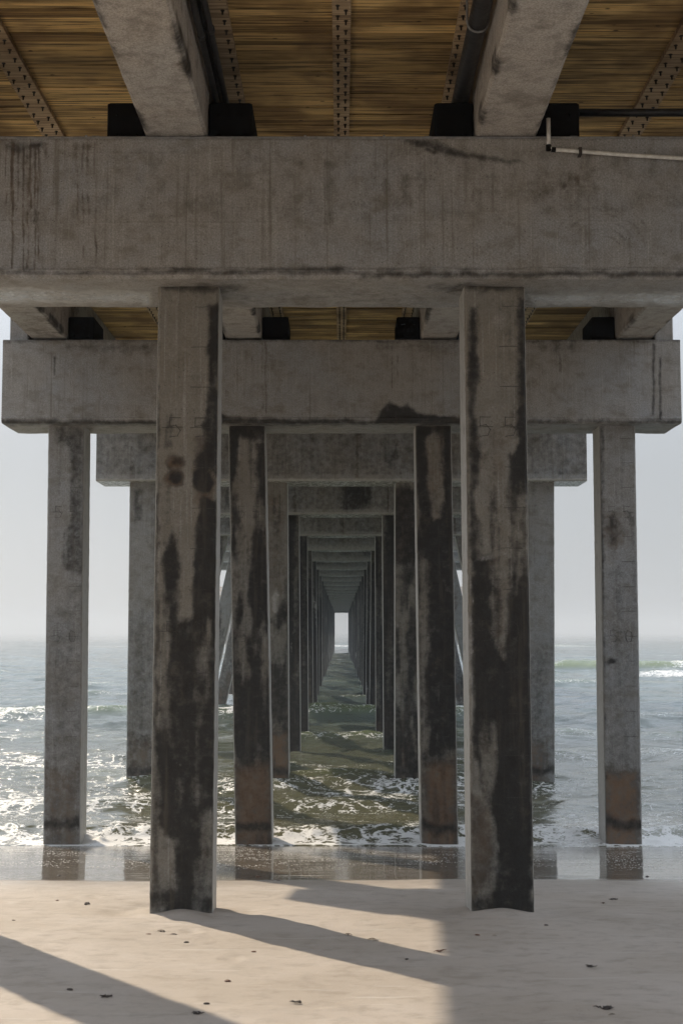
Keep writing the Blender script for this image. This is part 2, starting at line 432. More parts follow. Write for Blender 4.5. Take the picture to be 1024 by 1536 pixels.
t = NT('sea_water')
sp = t.sep(t.pos)
fo = t.attr('foam')
wn = t.nt.nodes.new('ShaderNodeTexNoise'); wn.inputs['Scale'].default_value = 1.6; wn.inputs['Detail'].default_value = 4
t.lk(t.pos, wn.inputs['Vector'])
ws = t.nt.nodes.new('ShaderNodeVectorMath'); ws.operation = 'SCALE'; t.lk(wn.outputs['Color'], ws.inputs[0]); ws.inputs['Scale'].default_value = 1.1
lace = t.voro(scale=(1.0, .75, 1), sc=2.6, feat='DISTANCE_TO_EDGE', warp=ws.outputs[0])
lace2 = t.voro(scale=(1, .8, 1), sc=7.5, feat='DISTANCE_TO_EDGE', warp=ws.outputs[0])
fn = t.noise(scale=(1, 1.3, 1), sc=2.4, det=9, rough=.74, off=6)
l1 = t.ramp(lace, 0.0, .25, .30, -.14)
l2 = t.ramp(lace2, 0.0, .25, .20, -.12)
fn2 = t.noise(sc=28, det=4, rough=.7, off=16)
fv = t.math('ADD', t.math('ADD', fo, t.math('MULTIPLY', t.math('SUBTRACT', fn, .5), 1.3)), t.math('ADD', l1, l2))
fv = t.math('ADD', fv, t.math('MULTIPLY', t.math('SUBTRACT', fn2, .5), .9))
foam = t.math('MULTIPLY', t.ramp(fv, .52, .82), t.ramp(fo, .03, .12))
deep = t.ramp(sp[1], 20, 60)
shal = t.mix(deep, (.125, .118, .068), (.105, .135, .125))
shal = t.mix(t.ramp(sp[2], .05, .55), shal, (.17, .21, .075))
nb = t.noise(sc=.35, det=3, off=20)
shal = t.mix(t.ramp(nb, .4, .7, 0, .5), shal, (.05, .068, .045))
col = t.mix(foam, shal, (.72, .71, .69))
# fine ripples; the amount falls with distance so the far sea keeps a clean sheen
r1 = t.noise(scale=(.8, 1.9, 1), sc=5.5, det=6, rough=.62, off=3)
r2 = t.noise(scale=(.65, 1.9, 1), sc=1.5, det=5, rough=.6, off=9, dist=.4)
hh = t.math('ADD', t.math('MULTIPLY', r1, .035), t.math('MULTIPLY', t.ramp(r2, .30, .50), .075))
hh = t.math('ADD', hh, t.math('MULTIPLY', foam, .012))
near = t.math('MULTIPLY', t.ramp(sp[1], 20, 26, .25, 1), t.ramp(sp[1], 28, 110, 1, .12, smooth=False))
r3 = t.noise(scale=(.05, .22, 1), sc=1.0, det=4, off=33)
hh = t.math('ADD', t.math('MULTIPLY', hh, near), t.math('MULTIPLY', r3, t.ramp(sp[1], 120, 900, 0, .9)))
rg = t.math('MULTIPLY_ADD', foam, .6, .10)
M['water'] = t.done(t.bsdf(col, rg, t.bump(hh, 1.0, .42), .5, 1.60))
tag(mesh_np('sea', np.stack([X.ravel(), Y.ravel(), Z.ravel()], 1), Q, M['water'], smooth=True, attr={'foam': np.clip(FO, 0, 1.4).ravel()}), kind='structure')

# ------------------------------------------------------------------ the pier
S = 7.83
NB = 25
yf = [11.40, 19.50, 27.10] + [11.40 + S * k for k in range(3, NB)]   # front faces of the cap beams
CW = 1.07; ZB = 5.79; ZT = 6.96; HW = 4.70
pier = bpy.data.objects.new('pier', None); C.objects.link(pier)
tag(pier, 'long concrete pier with stained square piles, cross beams and a timber deck overhead', 'pier')

def seglist(pts, step):
    """subdivide closed polyline"""
    out = []
    n = len(pts)
    for i in range(n):
        a = np.array(pts[i], float); b = np.array(pts[(i + 1) % n], float)
        L = np.linalg.norm(b - a); k = max(1, int(round(L / step)))
        for j in range(k): out.append(a + (b - a) * j / k)
    return np.array(out)

# stains and other tones, with painted sheen: (kind, polygon in photo pixels, softness px, strength); kinds 0 dark, 1 brown, 2 pale
def stain_light_eval(P, items, seed=1, jit=5.0):
    px, py = project(P)
    jx = (fbm(px / 16, py / 22, seed, 4) - .5) * 2 * jit
    jy = (fbm(px / 20 + 50, py / 30, seed + 3, 3) - .5) * 2 * jit * 1.5
    A = np.zeros((len(P), 3))
    for kind, poly, soft, st in items:
        sd = poly_sd(px + jx, py + jy, poly)
        soft = soft * 1.5 + 1.5 / (1 + .5 * seed * 0)
        m = sstep(-soft, soft, sd) * st
        if kind == 3: A[:, 0] *= (1 - m); A[:, 1] *= (1 - m)
        else: A[:, kind] = np.maximum(A[:, kind], m)
    return A

def circ(x, y, rx, ry=None):
    ry = ry or rx
    return [(x + rx * math.cos(a), y + ry * math.sin(a)) for a in [i * .7854 for i in range(8)]]

PS = {}
PS[(0, 1)] = [  # front left
    (0, [(258, 790), (245, 840), (246, 940), (272, 940), (274, 850)], 4, .95),
    (0, [(302, 745), (332, 745), (332, 960), (290, 960), (288, 850), (296, 790)], 4, .95),
    (0, [(246, 925), (335, 925), (335, 1385), (236, 1385), (262, 1340), (262, 1265), (240, 1235), (231, 1100), (245, 1030), (242, 980)], 5, .95),
    (3, [(262, 870), (276, 870), (280, 930), (268, 935)], 6, .5),
    (0, [(312, 455), (334, 455), (334, 720), (300, 700), (306, 640), (313, 560)], 4, .9),
    (1, circ(266, 690, 17, 15), 6, 1), (1, circ(262, 717, 19, 17), 6, 1), (0, circ(263, 716, 12, 11), 5, 1.), (0, circ(268, 688, 12, 10), 5, .8),
    (0, circ(309, 692, 17, 18), 5, 1.2), (0, circ(306, 722, 17, 19), 5, 1.2), (1, [(290, 650), (330, 650), (330, 760), (286, 760)], 8, .8),
    (0, [(236, 470), (240, 470), (240, 1370), (228, 1370), (232, 900)], 1.5, .6),
    (0, [(250, 620), (258, 620), (260, 670), (248, 670)], 4, .8),
    (1, [(246, 500), (300, 470), (312, 600), (280, 640), (255, 560)], 14, .42),
    (2, [(245, 1070), (290, 1080), (300, 1170), (280, 1215), (245, 1190)], 16, .36), (1, [(250, 1080), (292, 1090), (290, 1160), (255, 1170)], 14, .4),
    (2, [(234, 740), (250, 740), (246, 900), (240, 1000), (240, 1380), (228, 1380), (232, 1000)], 4, .35),
    (0, circ(285, 430, 60, 9), 5, .8)]  # last entry: dark band across the pile top
PS[(0, 2)] = [  # front right
    (0, [(700, 455), (715, 455), (719, 560), (713, 620), (723, 680), (712, 740), (724, 800), (730, 840), (703, 840)], 4, .85),
    (0, [(775, 445), (800, 445), (800, 840), (765, 840), (768, 770), (762, 730), (771, 690), (778, 600), (776, 520)], 4, .95),
    (0, [(766, 680), (800, 680), (800, 765), (764, 765), (761, 730)], 4, 1.),
    (0, [(708, 826), (738, 830), (737, 900), (741, 960), (752, 985), (760, 950), (763, 830), (800, 830), (800, 1385), (722, 1385), (738, 1335), (746, 1290), (742, 1235), (724, 1190), (708, 1120), (709, 1040), (707, 960), (706, 900)], 5, 1.),
    (0, [(700, 1362), (800, 1362), (800, 1385), (700, 1385)], 4, .9),
    (1, [(715, 640), (770, 620), (765, 900), (740, 950), (728, 800)], 14, .5),
    (1, [(737, 880), (762, 860), (764, 1010), (740, 1010)], 10, .6),
    (2, [(712, 824), (765, 822), (765, 840), (712, 842)], 4, .5), (2, circ(722, 725, 7, 12), 4, .5),
    (2, [(703, 820), (709, 820), (712, 1000), (712, 1180), (700, 1180)], 3, .55),
    (1, [(700, 1180), (722, 1190), (742, 1230), (745, 1290), (735, 1330), (700, 1370)], 8, .75), (0, [(696, 1200), (722, 1200), (740, 1240), (745, 1290), (735, 1330), (696, 1372)], 6, .42),
    (0, circ(745, 430, 60, 9), 5, .8)]  # dark band across the top of this pile
PS[(1, 1)] = [
    (0, [(340, 636), (405, 636), (405, 668), (380, 655), (358, 655), (356, 760), (366, 800), (372, 812), (383, 790), (384, 660), (408, 668), (416, 1150), (345, 1150), (345, 800)], 2.5, 1),
    (3, [(350, 830), (358, 830), (363, 1100), (355, 1100)], 3, .8),
    (0, [(345, 800), (410, 800), (415, 1280), (350, 1280)], 6, .95),
    (3, [(368, 815), (374, 760), (380, 815), (374, 860)], 4, .7),
    (3, [(340, 1150), (420, 1140), (420, 1300), (340, 1300)], 14, .62), (1, [(345, 1140), (418, 1130), (418, 1290), (345, 1290)], 14, 1)]
PS[(1, 2)] = [
    (0, [(620, 636), (682, 636), (684, 800), (690, 1290), (624, 1290), (620, 800)], 2, 1),
    (3, [(640, 655), (652, 648), (664, 655), (666, 740), (660, 778), (650, 780), (643, 745)], 3, 1),
    (3, [(628, 830), (640, 840), (642, 960), (638, 1080), (645, 1100), (640, 1130), (630, 1130)], 4, .75),
    (3, [(622, 1145), (694, 1135), (694, 1300), (620, 1300)], 14, .72), (1, [(632, 1140), (690, 1130), (692, 1290), (626, 1290)], 12, 1),
    (1, circ(672, 1165, 14, 30), 8, 1),
    (1, [(626, 640), (682, 640), (684, 850), (626, 850)], 10, .5)]
PS[(1, 0)] = [
    (0, [(82, 640), (128, 640), (128, 860), (110, 860), (93, 850), (94, 800), (106, 780), (103, 670), (84, 664)], 3, .62),
    (0, [(66, 960), (82, 900), (100, 860), (132, 860), (132, 1160), (66, 1160)], 22, .40),
    (1, [(60, 1150), (132, 1140), (132, 1290), (60, 1290)], 22, .75)]
PS[(1, 3)] = [
    (0, circ(919, 782, 9, 13), 7, .75), (0, circ(918, 806, 8, 9), 6, .75), (1, circ(920, 795, 22, 34), 14, .8), (1, circ(946, 785, 9, 22), 8, .6), (0, circ(946, 775, 6, 10), 6, .55),
    (0, [(903, 850), (925, 830), (962, 850), (962, 1165), (900, 1165)], 26, .36),
    (0, circ(917, 993, 7, 5), 2, 1.0), (0, circ(911, 996, 3, 4), 2, .9),
    (0, [(900, 640), (905, 640), (908, 1280), (903, 1280)], 1.5, .8),
    (0, [(930, 660), (936, 660), (934, 760), (930, 760)], 3, .5),
    (1, [(898, 1150), (965, 1150), (965, 1290), (898, 1290)], 14, 1.)]
PS[(2, 0)] = [
    (0, [(200, 735), (216, 735), (212, 780), (200, 785)], 3, .7), (1, [(186, 1100), (240, 1100), (240, 1190), (186, 1190)], 18, .8),
    (0, [(186, 930), (240, 890), (240, 1130), (186, 1130)], 24, .5)]
PS[(2, 3)] = [
    (2, [(806, 880), (818, 880), (816, 1000), (806, 1000)], 6, .35), (0, circ(799, 1103, 5, 14), 3, .6),
    (0, [(780, 980), (830, 960), (830, 1120), (780, 1120)], 24, .5), (1, [(780, 1105), (830, 1100), (830, 1190), (780, 1190)], 14, .8)]
PS[(2, 1)] = [
    (1, [(398, 735), (434, 735), (434, 900), (398, 900)], 10, .55), (2, circ(412, 905, 10, 25), 8, .7),
    (0, [(398, 940), (408, 925), (434, 880), (436, 1100), (400, 1100)], 5, .8), (1, [(398, 1090), (438, 1090), (438, 1190), (398, 1190)], 12, 1)]
PS[(2, 2)] = [
    (0, [(588, 730), (628, 730), (630, 1185), (588, 1185)], 4, .78), (1, [(588, 730), (628, 730), (628, 850), (588, 850)], 8, .9),
    (3, [(592, 850), (602, 850), (604, 940), (592, 940)], 6, .6), (1, [(588, 1100), (632, 1100), (632, 1190), (588, 1190)], 12, .8)]

def weather_tone(V, A, k, j):
    s = k * 13 + j * 5; inner = j in (1, 2)
    n = fbm(V[:, 0] * 3.1 + V[:, 1] * 2 + s, V[:, 2] * .8 + s, s + 11, 4)
    A[:, 1] = np.maximum(A[:, 1], sstep(.35, .7, n) * (.40 if inner else .15))
    n2 = fbm(V[:, 0] * 9 + V[:, 1] * 7 + s, V[:, 2] * .55 + s, s + 12, 4)
    A[:, 0] = np.maximum(A[:, 0], sstep(.45, .78, n2) * (.62 if inner else .34))
    n3 = fbm(V[:, 0] * 6 + s, V[:, 2] * 1.1 - s, s + 14, 4)
    A[:, 0] *= 1 - .60 * sstep(.52, .72, n3) * (A[:, 0] > .6)
    if inner and k > 2: A[:, 0] = np.maximum(A[:, 0], .5 + .5 * sstep(.3, .6, n2))  # inner piles of the farther rows get a darker tone
    # tide lines: ragged dark bands at the high and low water marks
    zz = V[:, 2] + .10 * (fbm(V[:, 0] * 5 + V[:, 1] * 5, V[:, 2] * 0 + s, s + 13, 3) - .5) * 2
    A[:, 0] = np.maximum(A[:, 0], .8 * np.exp(-((zz - (.28 if k else .72)) / .10) ** 2))
    return A

def side_faces(A, sec, rows):
    """paints skylight onto the flanks: stains thinned and a paler tone laid on"""
    f = np.tile(np.abs(sec[:, 0]) > .254 - .001, rows)
    A[f, 0] *= .25; A[f, 1] *= .4; A[f, 2] = np.maximum(A[f, 2], .75)
    return A

def build_pile(k, j, xt, xb, rot=0.0, step=.05):
    w = .508; c = .022; yc = yf[k] + CW / 2
    zb = -1.2 if k > 0 else -.2
    sec = [(-w / 2 + c, -w / 2), (w / 2 - c, -w / 2), (w / 2, -w / 2 + c), (w / 2, w / 2 - c), (w / 2 - c, w / 2), (-w / 2 + c, w / 2), (-w / 2, w / 2 - c), (-w / 2, -w / 2 + c)]
    sec = seglist(sec, step); sec0 = sec
    ca, sa = math.cos(rot), math.sin(rot)
    sec = np.stack([sec[:, 0] * ca - sec[:, 1] * sa, sec[:, 0] * sa + sec[:, 1] * ca], 1)
    nz = max(2, int((ZB + .04 - zb) / step)); zz = np.linspace(zb, ZB + .04, nz + 1)
    m = len(sec)
    V = np.zeros(((nz + 1) * m, 3))
    tt = (zz - 0.0) / ZB
    cx = xb + (xt - xb) * tt
    V[:, 0] = (cx[:, None] + sec[None, :, 0]).ravel(); V[:, 1] = (yc + 0 * zz[:, None] + sec[None, :, 1]).ravel(); V[:, 2] = np.repeat(zz, m)
    # slightly worn arrises
    if step < .04:
        n = (fbm(V[:, 0] * 14 + V[:, 2] * 9, V[:, 2] * 11 + V[:, 1] * 13, 5, 3) - .5) * .006
        V[:, 0] += n; V[:, 1] += n * .6
    i = np.arange(nz)[:, None] * m; a = np.arange(m)[None, :]; b = (a + 1) % m
    Fq = np.stack([i + a, i + b, i + m + b, i + m + a], -1).reshape(-1, 4)
    if (k, j) in PS: A = stain_light_eval(V, PS[(k, j)], seed=k * 7 + j, jit=5.5 / (1 + .45 * k))
    else:
        inner = j in (1, 2); s = k * 13 + j * 5
        zc = V[:, 2] + (fbm(V[:, 0] * 3 + s, V[:, 2] * .9 + s, s, 3) - .5) * 2.4
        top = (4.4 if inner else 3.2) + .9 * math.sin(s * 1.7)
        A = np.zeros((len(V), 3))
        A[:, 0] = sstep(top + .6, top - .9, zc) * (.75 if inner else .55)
        A[:, 0] = np.maximum(A[:, 0], sstep(.58, .8, fbm(V[:, 0] * 5 + s, V[:, 2] * .6, s + 1, 3)) * .9)
        A[:, 1] = np.maximum(sstep(1.2, .3, zc) * .9, sstep(.5, .8, fbm(V[:, 0] * 2 + s, V[:, 2] * .5, s + 2, 3)) * .6)
        A[:, 2] = sstep(.62, .8, fbm(V[:, 0] * 4 + s, V[:, 2] * .8 + 4, s + 6, 3)) * .6
    A = side_faces(weather_tone(V, A, k, j), sec0, nz + 1)
    o = mesh_np('pile', V, Fq, M['pile'] if j in (1, 2) else M['outer_pile'], pier, extra=[list(range(m - 1, -1, -1)), [nz * m + q for q in range(m)]], attr={'stain_light': A})
    return o

GL = {'5': [((1, 1), (0, 1)), ((0, 1), (0, .55)), ((0, .55), (.6, .6)), ((.6, .6), (1, .35)), ((1, .35), (.75, .05)), ((.75, .05), (.0, 0))],
      '0': [((.3, 1), (0, .7)), ((0, .7), (0, .3)), ((0, .3), (.3, 0)), ((.3, 0), (.8, .05)), ((.8, .05), (1, .4)), ((1, .4), (.9, .8)), ((.9, .8), (.3, 1))]}
def marks(pile, k, xt, xb, z55, sp, rot=0):
    """hand scribed length marks: a tick every foot and the numbers 55 and 50"""
    yc = yf[k] + CW / 2 - .254 - .0035
    r_ = random.Random(k * 5 + int(xt * 10))
    def cxz(z): return xb + (xt - xb) * z / ZB
    def stroke(b, x0, z0, x1, z1, w=.0038):
        n = max(1, int(math.hypot(x1 - x0, z1 - z0) / .03)); px_, pz_ = x0, z0
        for i in range(1, n + 1):
            qx = x0 + (x1 - x0) * i / n + r_.uniform(-.003, .003); qz = z0 + (z1 - z0) * i / n + r_.uniform(-.003, .003)
            L = math.hypot(qx - px_, qz - pz_) or 1e-6; nx_, nz_ = -(qz - pz_) / L * w / 2, (qx - px_) / L * w / 2
            ex, ez = (qx - px_) * .12, (qz - pz_) * .12
            P = [(px_ - ex + nx_, pz_ - ez + nz_), (px_ - ex - nx_, pz_ - ez - nz_), (qx + ex - nx_, qz + ez - nz_), (qx + ex + nx_, qz + ez + nz_)]
            b.add([(p[0], yc + math.sin(rot) * (p[0] - cxz(pz_)), p[1]) for p in P] + [(p[0], yc + .006 + math.sin(rot) * (p[0] - cxz(pz_)), p[1]) for p in P], [(0, 1, 2, 3), (0, 4, 5, 1), (1, 5, 6, 2), (2, 6, 7, 3), (3, 7, 4, 0)])
            px_, pz_ = qx, qz
    for n in range(-9, 5):
        z = z55 - n * sp * -1
        if z > ZB - .08 or z < 1.0: continue
        c0 = cxz(z)
        b = MB(); x0 = c0 + r_.uniform(.03, .07); stroke(b, x0, z + r_.uniform(-.004, .004), c0 + .232 - r_.uniform(0, .05), z + r_.uniform(-.004, .004)); b.build('length_tick', M['mark'], pile)
        if n in (0, -5):
            txt = '55' if n == 0 else '50'; hgt = .16; wd = .085
            b = MB(); stroke(b, c0 - .20, z, c0 - .03, z); b.build('length_tick', M['mark'], pile)
            for ch, xo in ((txt[0], -.135), (txt[1], .075)):
                b = MB()
                for (a, q) in GL[ch]:
                    stroke(b, c0 + xo + a[0] * wd, z - hgt / 2 + a[1] * hgt, c0 + xo + q[0] * wd, z - hgt / 2 + q[1] * hgt, .0042)
                b.build('numeral', M['mark'], pile)

XT = {0: (-3.85, -1.28, 1.275, 3.85), 1: (-3.855, -1.33, 1.285, 3.86), 2: (-3.84, -1.30, 1.29, 3.86)}
XB = {0: (-3.86, -1.30, 1.30, 3.86), 1: (-3.83, -1.20, 1.345, 3.86), 2: (-3.84, -1.25, 1.27, 3.80)}
RT = {(0, 1): .022, (0, 2): .006, (1, 0): 0.0, (1, 3): .01}
PL = {(0, 1): 'left front pile, dark below with two brown blotches near the top',
      (0, 2): 'right front pile, nearly black with a pale patch at its foot',
      (1, 0): 'outer left pile of the second row, pale grey with a dark streak',
      (1, 1): 'left inner pile of the second row, dark with a pale tongue at the top',
      (1, 2): 'right inner pile of the second row, dark with a rounded pale tongue and a rusty foot',
      (1, 3): 'outer right pile of the second row, grey with rust spots and a rusty foot'}
for k in range(NB):
    for j in range(4):
        if k in XT: xt, xb = XT[k][j], XB[k][j]
        else:
            sx = -1 if j < 2 else 1
            r_ = random.Random(k * 4 + j)
            if j in (1, 2): xt = sx * 1.29 + r_.uniform(-.03, .03); xb = sx * 1.27 + r_.uniform(-.04, .04)
            elif k < 4: xt = xb = sx * 3.85
            else: xt = sx * 3.70; xb = sx * 4.98
        st = .02 if k == 0 else (.03 if k < 3 else (.1 if k < 8 else .25))
        p = build_pile(k, j, xt, xb, RT.get((k, j), 0), st)
        if (k, j) in PL: p['label'] = PL[(k, j)]
        if k == 0: marks(p, k, xt, xb, zat(641 if j == 1 else 640, 11.68), .337, RT.get((k, j), 0))
        if k == 1: marks(p, k, xt, xb, zat(768, 19.78), .345)

# cap beams
CS = {}
def drip(x, y0, y1, w=2.2, st=.9, kind=1): return (kind, [(x - w, y0), (x + w, y0), (x + w * .7, y1), (x - w * .7, y1)], 1.3, st)
CS[0] = [drip(10, 215, 310), drip(20, 212, 405, 2.6, 1.0), drip(28, 212, 300, 1.6), drip(36, 215, 410, 2.2), drip(43, 215, 405), drip(47, 215, 312, 2.6, 1), drip(54, 215, 410), drip(59, 215, 395, 2.2), drip(68, 215, 270, 1.5, .6),
         drip(117, 212, 405, 2.0, .8), drip(125, 212, 385, 2.0, .8), drip(133, 215, 340, 3.5, .6), drip(144, 212, 405, 2.0, .8), drip(70, 212, 240, 6, .6), drip(552, 212, 330, 1.5, .3),
         (0, [(2, 210), (70, 210), (66, 222), (30, 230), (4, 224)], 4, .6), (1, [(110, 210), (152, 210), (150, 232), (112, 232)], 8, .6),
         (0, [(600, 208), (660, 210), (700, 228), (780, 240), (790, 246), (740, 246), (680, 236), (620, 218)], 4, .72),
         (0, [(640, 222), (656, 226), (652, 232), (638, 228)], 3, .9),
         (0, circ(346, 241, 7, 5), 3, .42), (0, circ(384, 241, 5, 6), 3, .42), (0, circ(415, 241, 6, 6), 3, .42), (0, circ(452, 242, 7, 6), 3, .42), (0, circ(490, 243, 8, 5), 3, .42),
         (1, circ(846, 278, 5, 5), 4, .9), (1, circ(866, 272, 5, 9), 4, .8), (1, circ(855, 270, 4, 6), 4, .6), (1, circ(412, 288, 5, 5), 4, .7),
         (0, [(290, 300), (330, 296), (370, 310), (395, 328), (350, 318), (300, 312)], 6, .36),
         (0, [(640, 300), (760, 320), (880, 305), (1030, 310), (1030, 320), (860, 320), (700, 330), (650, 330)], 8, .36),
         *[(0, [(905 + rr * math.cos(a), 372 - rr * .8 * math.sin(a)) for a in np.linspace(.45, 2.6, 9)] + [(905 + (rr + 3) * math.cos(a), 372 - (rr + 3) * .8 * math.sin(a)) for a in np.linspace(2.6, .45, 9)], 1.2, .5) for rr in (22, 34, 47, 60, 75)],
         (0, [(-60, 222), (1100, 222), (1100, 322), (900, 318), (700, 330), (500, 336), (300, 334), (-60, 336)], 5, .24),
         (0, [(100, 255), (250, 262), (250, 292), (100, 285)], 16, .34), (0, [(560, 250), (700, 240), (820, 260), (810, 300), (600, 300)], 24, .30),
         (1, [(540, 240), (900, 240), (900, 320), (560, 320)], 30, .35), (1, [(0, 330), (500, 330), (500, 338), (0, 338)], 3, .35),
         (0, [(-60, 404), (1100, 404), (1100, 413), (-60, 413)], 5, .62), (0, [(230, 404), (520, 400), (520, 412), (230, 412)], 4, .75), (0, [(540, 408), (1100, 404), (1100, 416), (540, 418)], 4, .75),
         (0, circ(330, 432, 40, 9), 6, .7), (0, circ(690, 432, 50, 8), 6, .7), (0, [(350, 440), (640, 436), (640, 462), (350, 462)], 12, .36), (0, circ(820, 455, 60, 6), 5, .5),  # soffit darker round the pile tops and between them
         (2, [(-300, 424), (230, 436), (230, 458), (-300, 458)], 8, .9), (2, [(790, 440), (1300, 430), (1300, 460), (800, 460)], 8, .9)]  # pale glossy soffit ends: sheen painted into the colour
CS[1] = [drip(x, 512, y1, w, s) for x, y1, w, s in ((339, 600, 1, .7), (355, 570, 1, .6), (378, 600, 1.2, .7), (387, 615, 1.2, .7), (394, 625, 1.5, .8), (399, 625, 1.6, .9), (588, 600, 1, .7), (596, 610, 1.4, .7), (604, 615, 1.2, .7), (612, 600, 1, .6), (812, 560, 1.3, .7), (840, 560, 3, .5), (560, 560, 1, .4))]
CS[1] += [drip(980, 515, 625, 1.8, 1, 0), drip(990, 535, 630, 1.8, 1, 0), drip(83, 535, 563, 1.5, 1, 0),
          (0, [(560, 636), (572, 615), (584, 602), (600, 612), (612, 606), (622, 618), (660, 624), (700, 628), (700, 638), (560, 638)], 3, 1.0),
          (0, [(330, 618), (350, 626), (520, 628), (560, 632), (560, 638), (330, 638)], 3, .9), (0, [(0, 627), (330, 630), (330, 638), (0, 638)], 2.5, .8), (0, [(700, 628), (1024, 628), (1024, 637), (700, 638)], 2.5, .6),
          (0, [(0, 508), (1024, 508), (1024, 514), (0, 514)], 2, .6), (0, [(90, 512), (240, 512), (230, 530), (100, 528)], 7, .5), (0, [(560, 512), (690, 512), (690, 528), (560, 528)], 7, .4), (0, [(800, 512), (870, 512), (860, 530), (810, 530)], 6, .45)]
for q in CS:      # the runs are brown at the rim and nearly black in the core
    CS[q] += [(0, [((p[0] - a[1][0][0]) * .6 + a[1][0][0] + .8, p[1]) for p in a[1]], 1.0, a[3] * .62) for a in CS[q] if a[0] == 1 and len(a[1]) == 4 and a[2] == 1.3]
def build_cap(k):
    x0 = HW if k not in (6, 7) else 6.3
    y0 = yf[k]; c = .028
    step = .0135 if k == 0 else (.02 if k == 1 else (.06 if k < 5 else .4))
    sec = [(y0 + .004, ZT), (y0, ZT - .02), (y0, ZB + c), (y0 + c, ZB), (y0 + CW - c, ZB), (y0 + CW, ZB + c), (y0 + CW, ZT)]
    # fine subdivision only on the front face and soffit
    pts = []
    n = len(sec)
    for i in range(n):
        a = np.array(sec[i]); b = np.array(sec[(i + 1) % n]); L = np.linalg.norm(b - a)
        stp = step if i in (1, 2) else (step * 3 if i == 3 else .5)
        kk = max(1, int(round(L / stp)))
        for q in range(kk): pts.append(a + (b - a) * q / kk)
    sec = np.array(pts); m = len(sec)
    nxx = max(4, int(2 * x0 / step)); xx = np.linspace(-x0, x0, nxx + 1)
    V = np.zeros(((nxx + 1) * m, 3)); V[:, 0] = np.repeat(xx, m); V[:, 1] = np.tile(sec[:, 0], nxx + 1); V[:, 2] = np.tile(sec[:, 1], nxx + 1)
    if k < 2:
        lo = (V[:, 2] < ZB + .06)
        V[lo, 2] += (fbm(V[lo, 0] * 4, V[lo, 1] * 2, 15 + k, 4) - .5) * .016
        fr = V[:, 1] < y0 + .05
        V[fr, 1] += (fbm(V[fr, 0] * 1.5, V[fr, 2] * 3, 25 + k, 3) - .5) * .010
        # board-form joints cast in the face: shallow ridges
        for zj in (ZT - .115, ZT - .42, ZT - .70):
            V[:, 1] += np.where(fr, -.0022 * sstep(.35, .65, fbm(V[:, 0] * 1.2, V[:, 2] * 0 + zj, 81, 3)) * np.exp(-((V[:, 2] - zj - .012 * np.sin(V[:, 0] * 1.3 + zj)) / .007) ** 2), 0)
        drip_lip = np.exp(-((V[:, 2] - ZB - .07 - .02 * (fbm(V[:, 0] * 5, V[:, 0] * 0, 33, 4) - .5)) / .012) ** 2)
        V[:, 1] += np.where(fr, -.008 * drip_lip, 0)
    i = np.arange(nxx)[:, None] * m; a = np.arange(m)[None, :]; b = (a + 1) % m
    Fq = np.stack([i + a, i + b, i + m + b, i + m + a], -1).reshape(-1, 4)
    if k in CS: A = stain_light_eval(V, CS[k], seed=k + 3, jit=2.6 / (1 + .6 * k))
    else:
        A = np.zeros((len(V), 3)); s = k * 9
        A[:, 0] = sstep(.66, .84, fbm(V[:, 0] * 3 + s, V[:, 2] * .8, s, 3)) * .4 + .42 * sstep(ZB + .07, ZB + .12, V[:, 2])
        A[:, 2] = .8 * sstep(ZB + .10, ZB + .05, V[:, 2])  # bottom edge and soffit paler, face above them darker
        A[:, 1] = sstep(.6, .8, fbm(V[:, 0] * 7 + s, V[:, 2] * .3, s + 2, 3)) * .7
    o = mesh_np('cap_beam', V, Fq, M['cap'], pier, extra=[list(range(m)), [nxx * m + q for q in range(m - 1, -1, -1)]], attr={'stain_light': A})
    if k < 8:
        for sx in (-1, 1):
            b = MB(); xa, xb_ = sx * (x0 - .07), sx * (x0 - .33)
            b.box(min(xa, xb_), max(xa, xb_), y0 + .10, y0 + CW - .10, ZT - .01, ZT + .42, ch=.015)
            b.build('end_block', M['cap'], o)
    return o
for k in range(NB): build_cap(k)

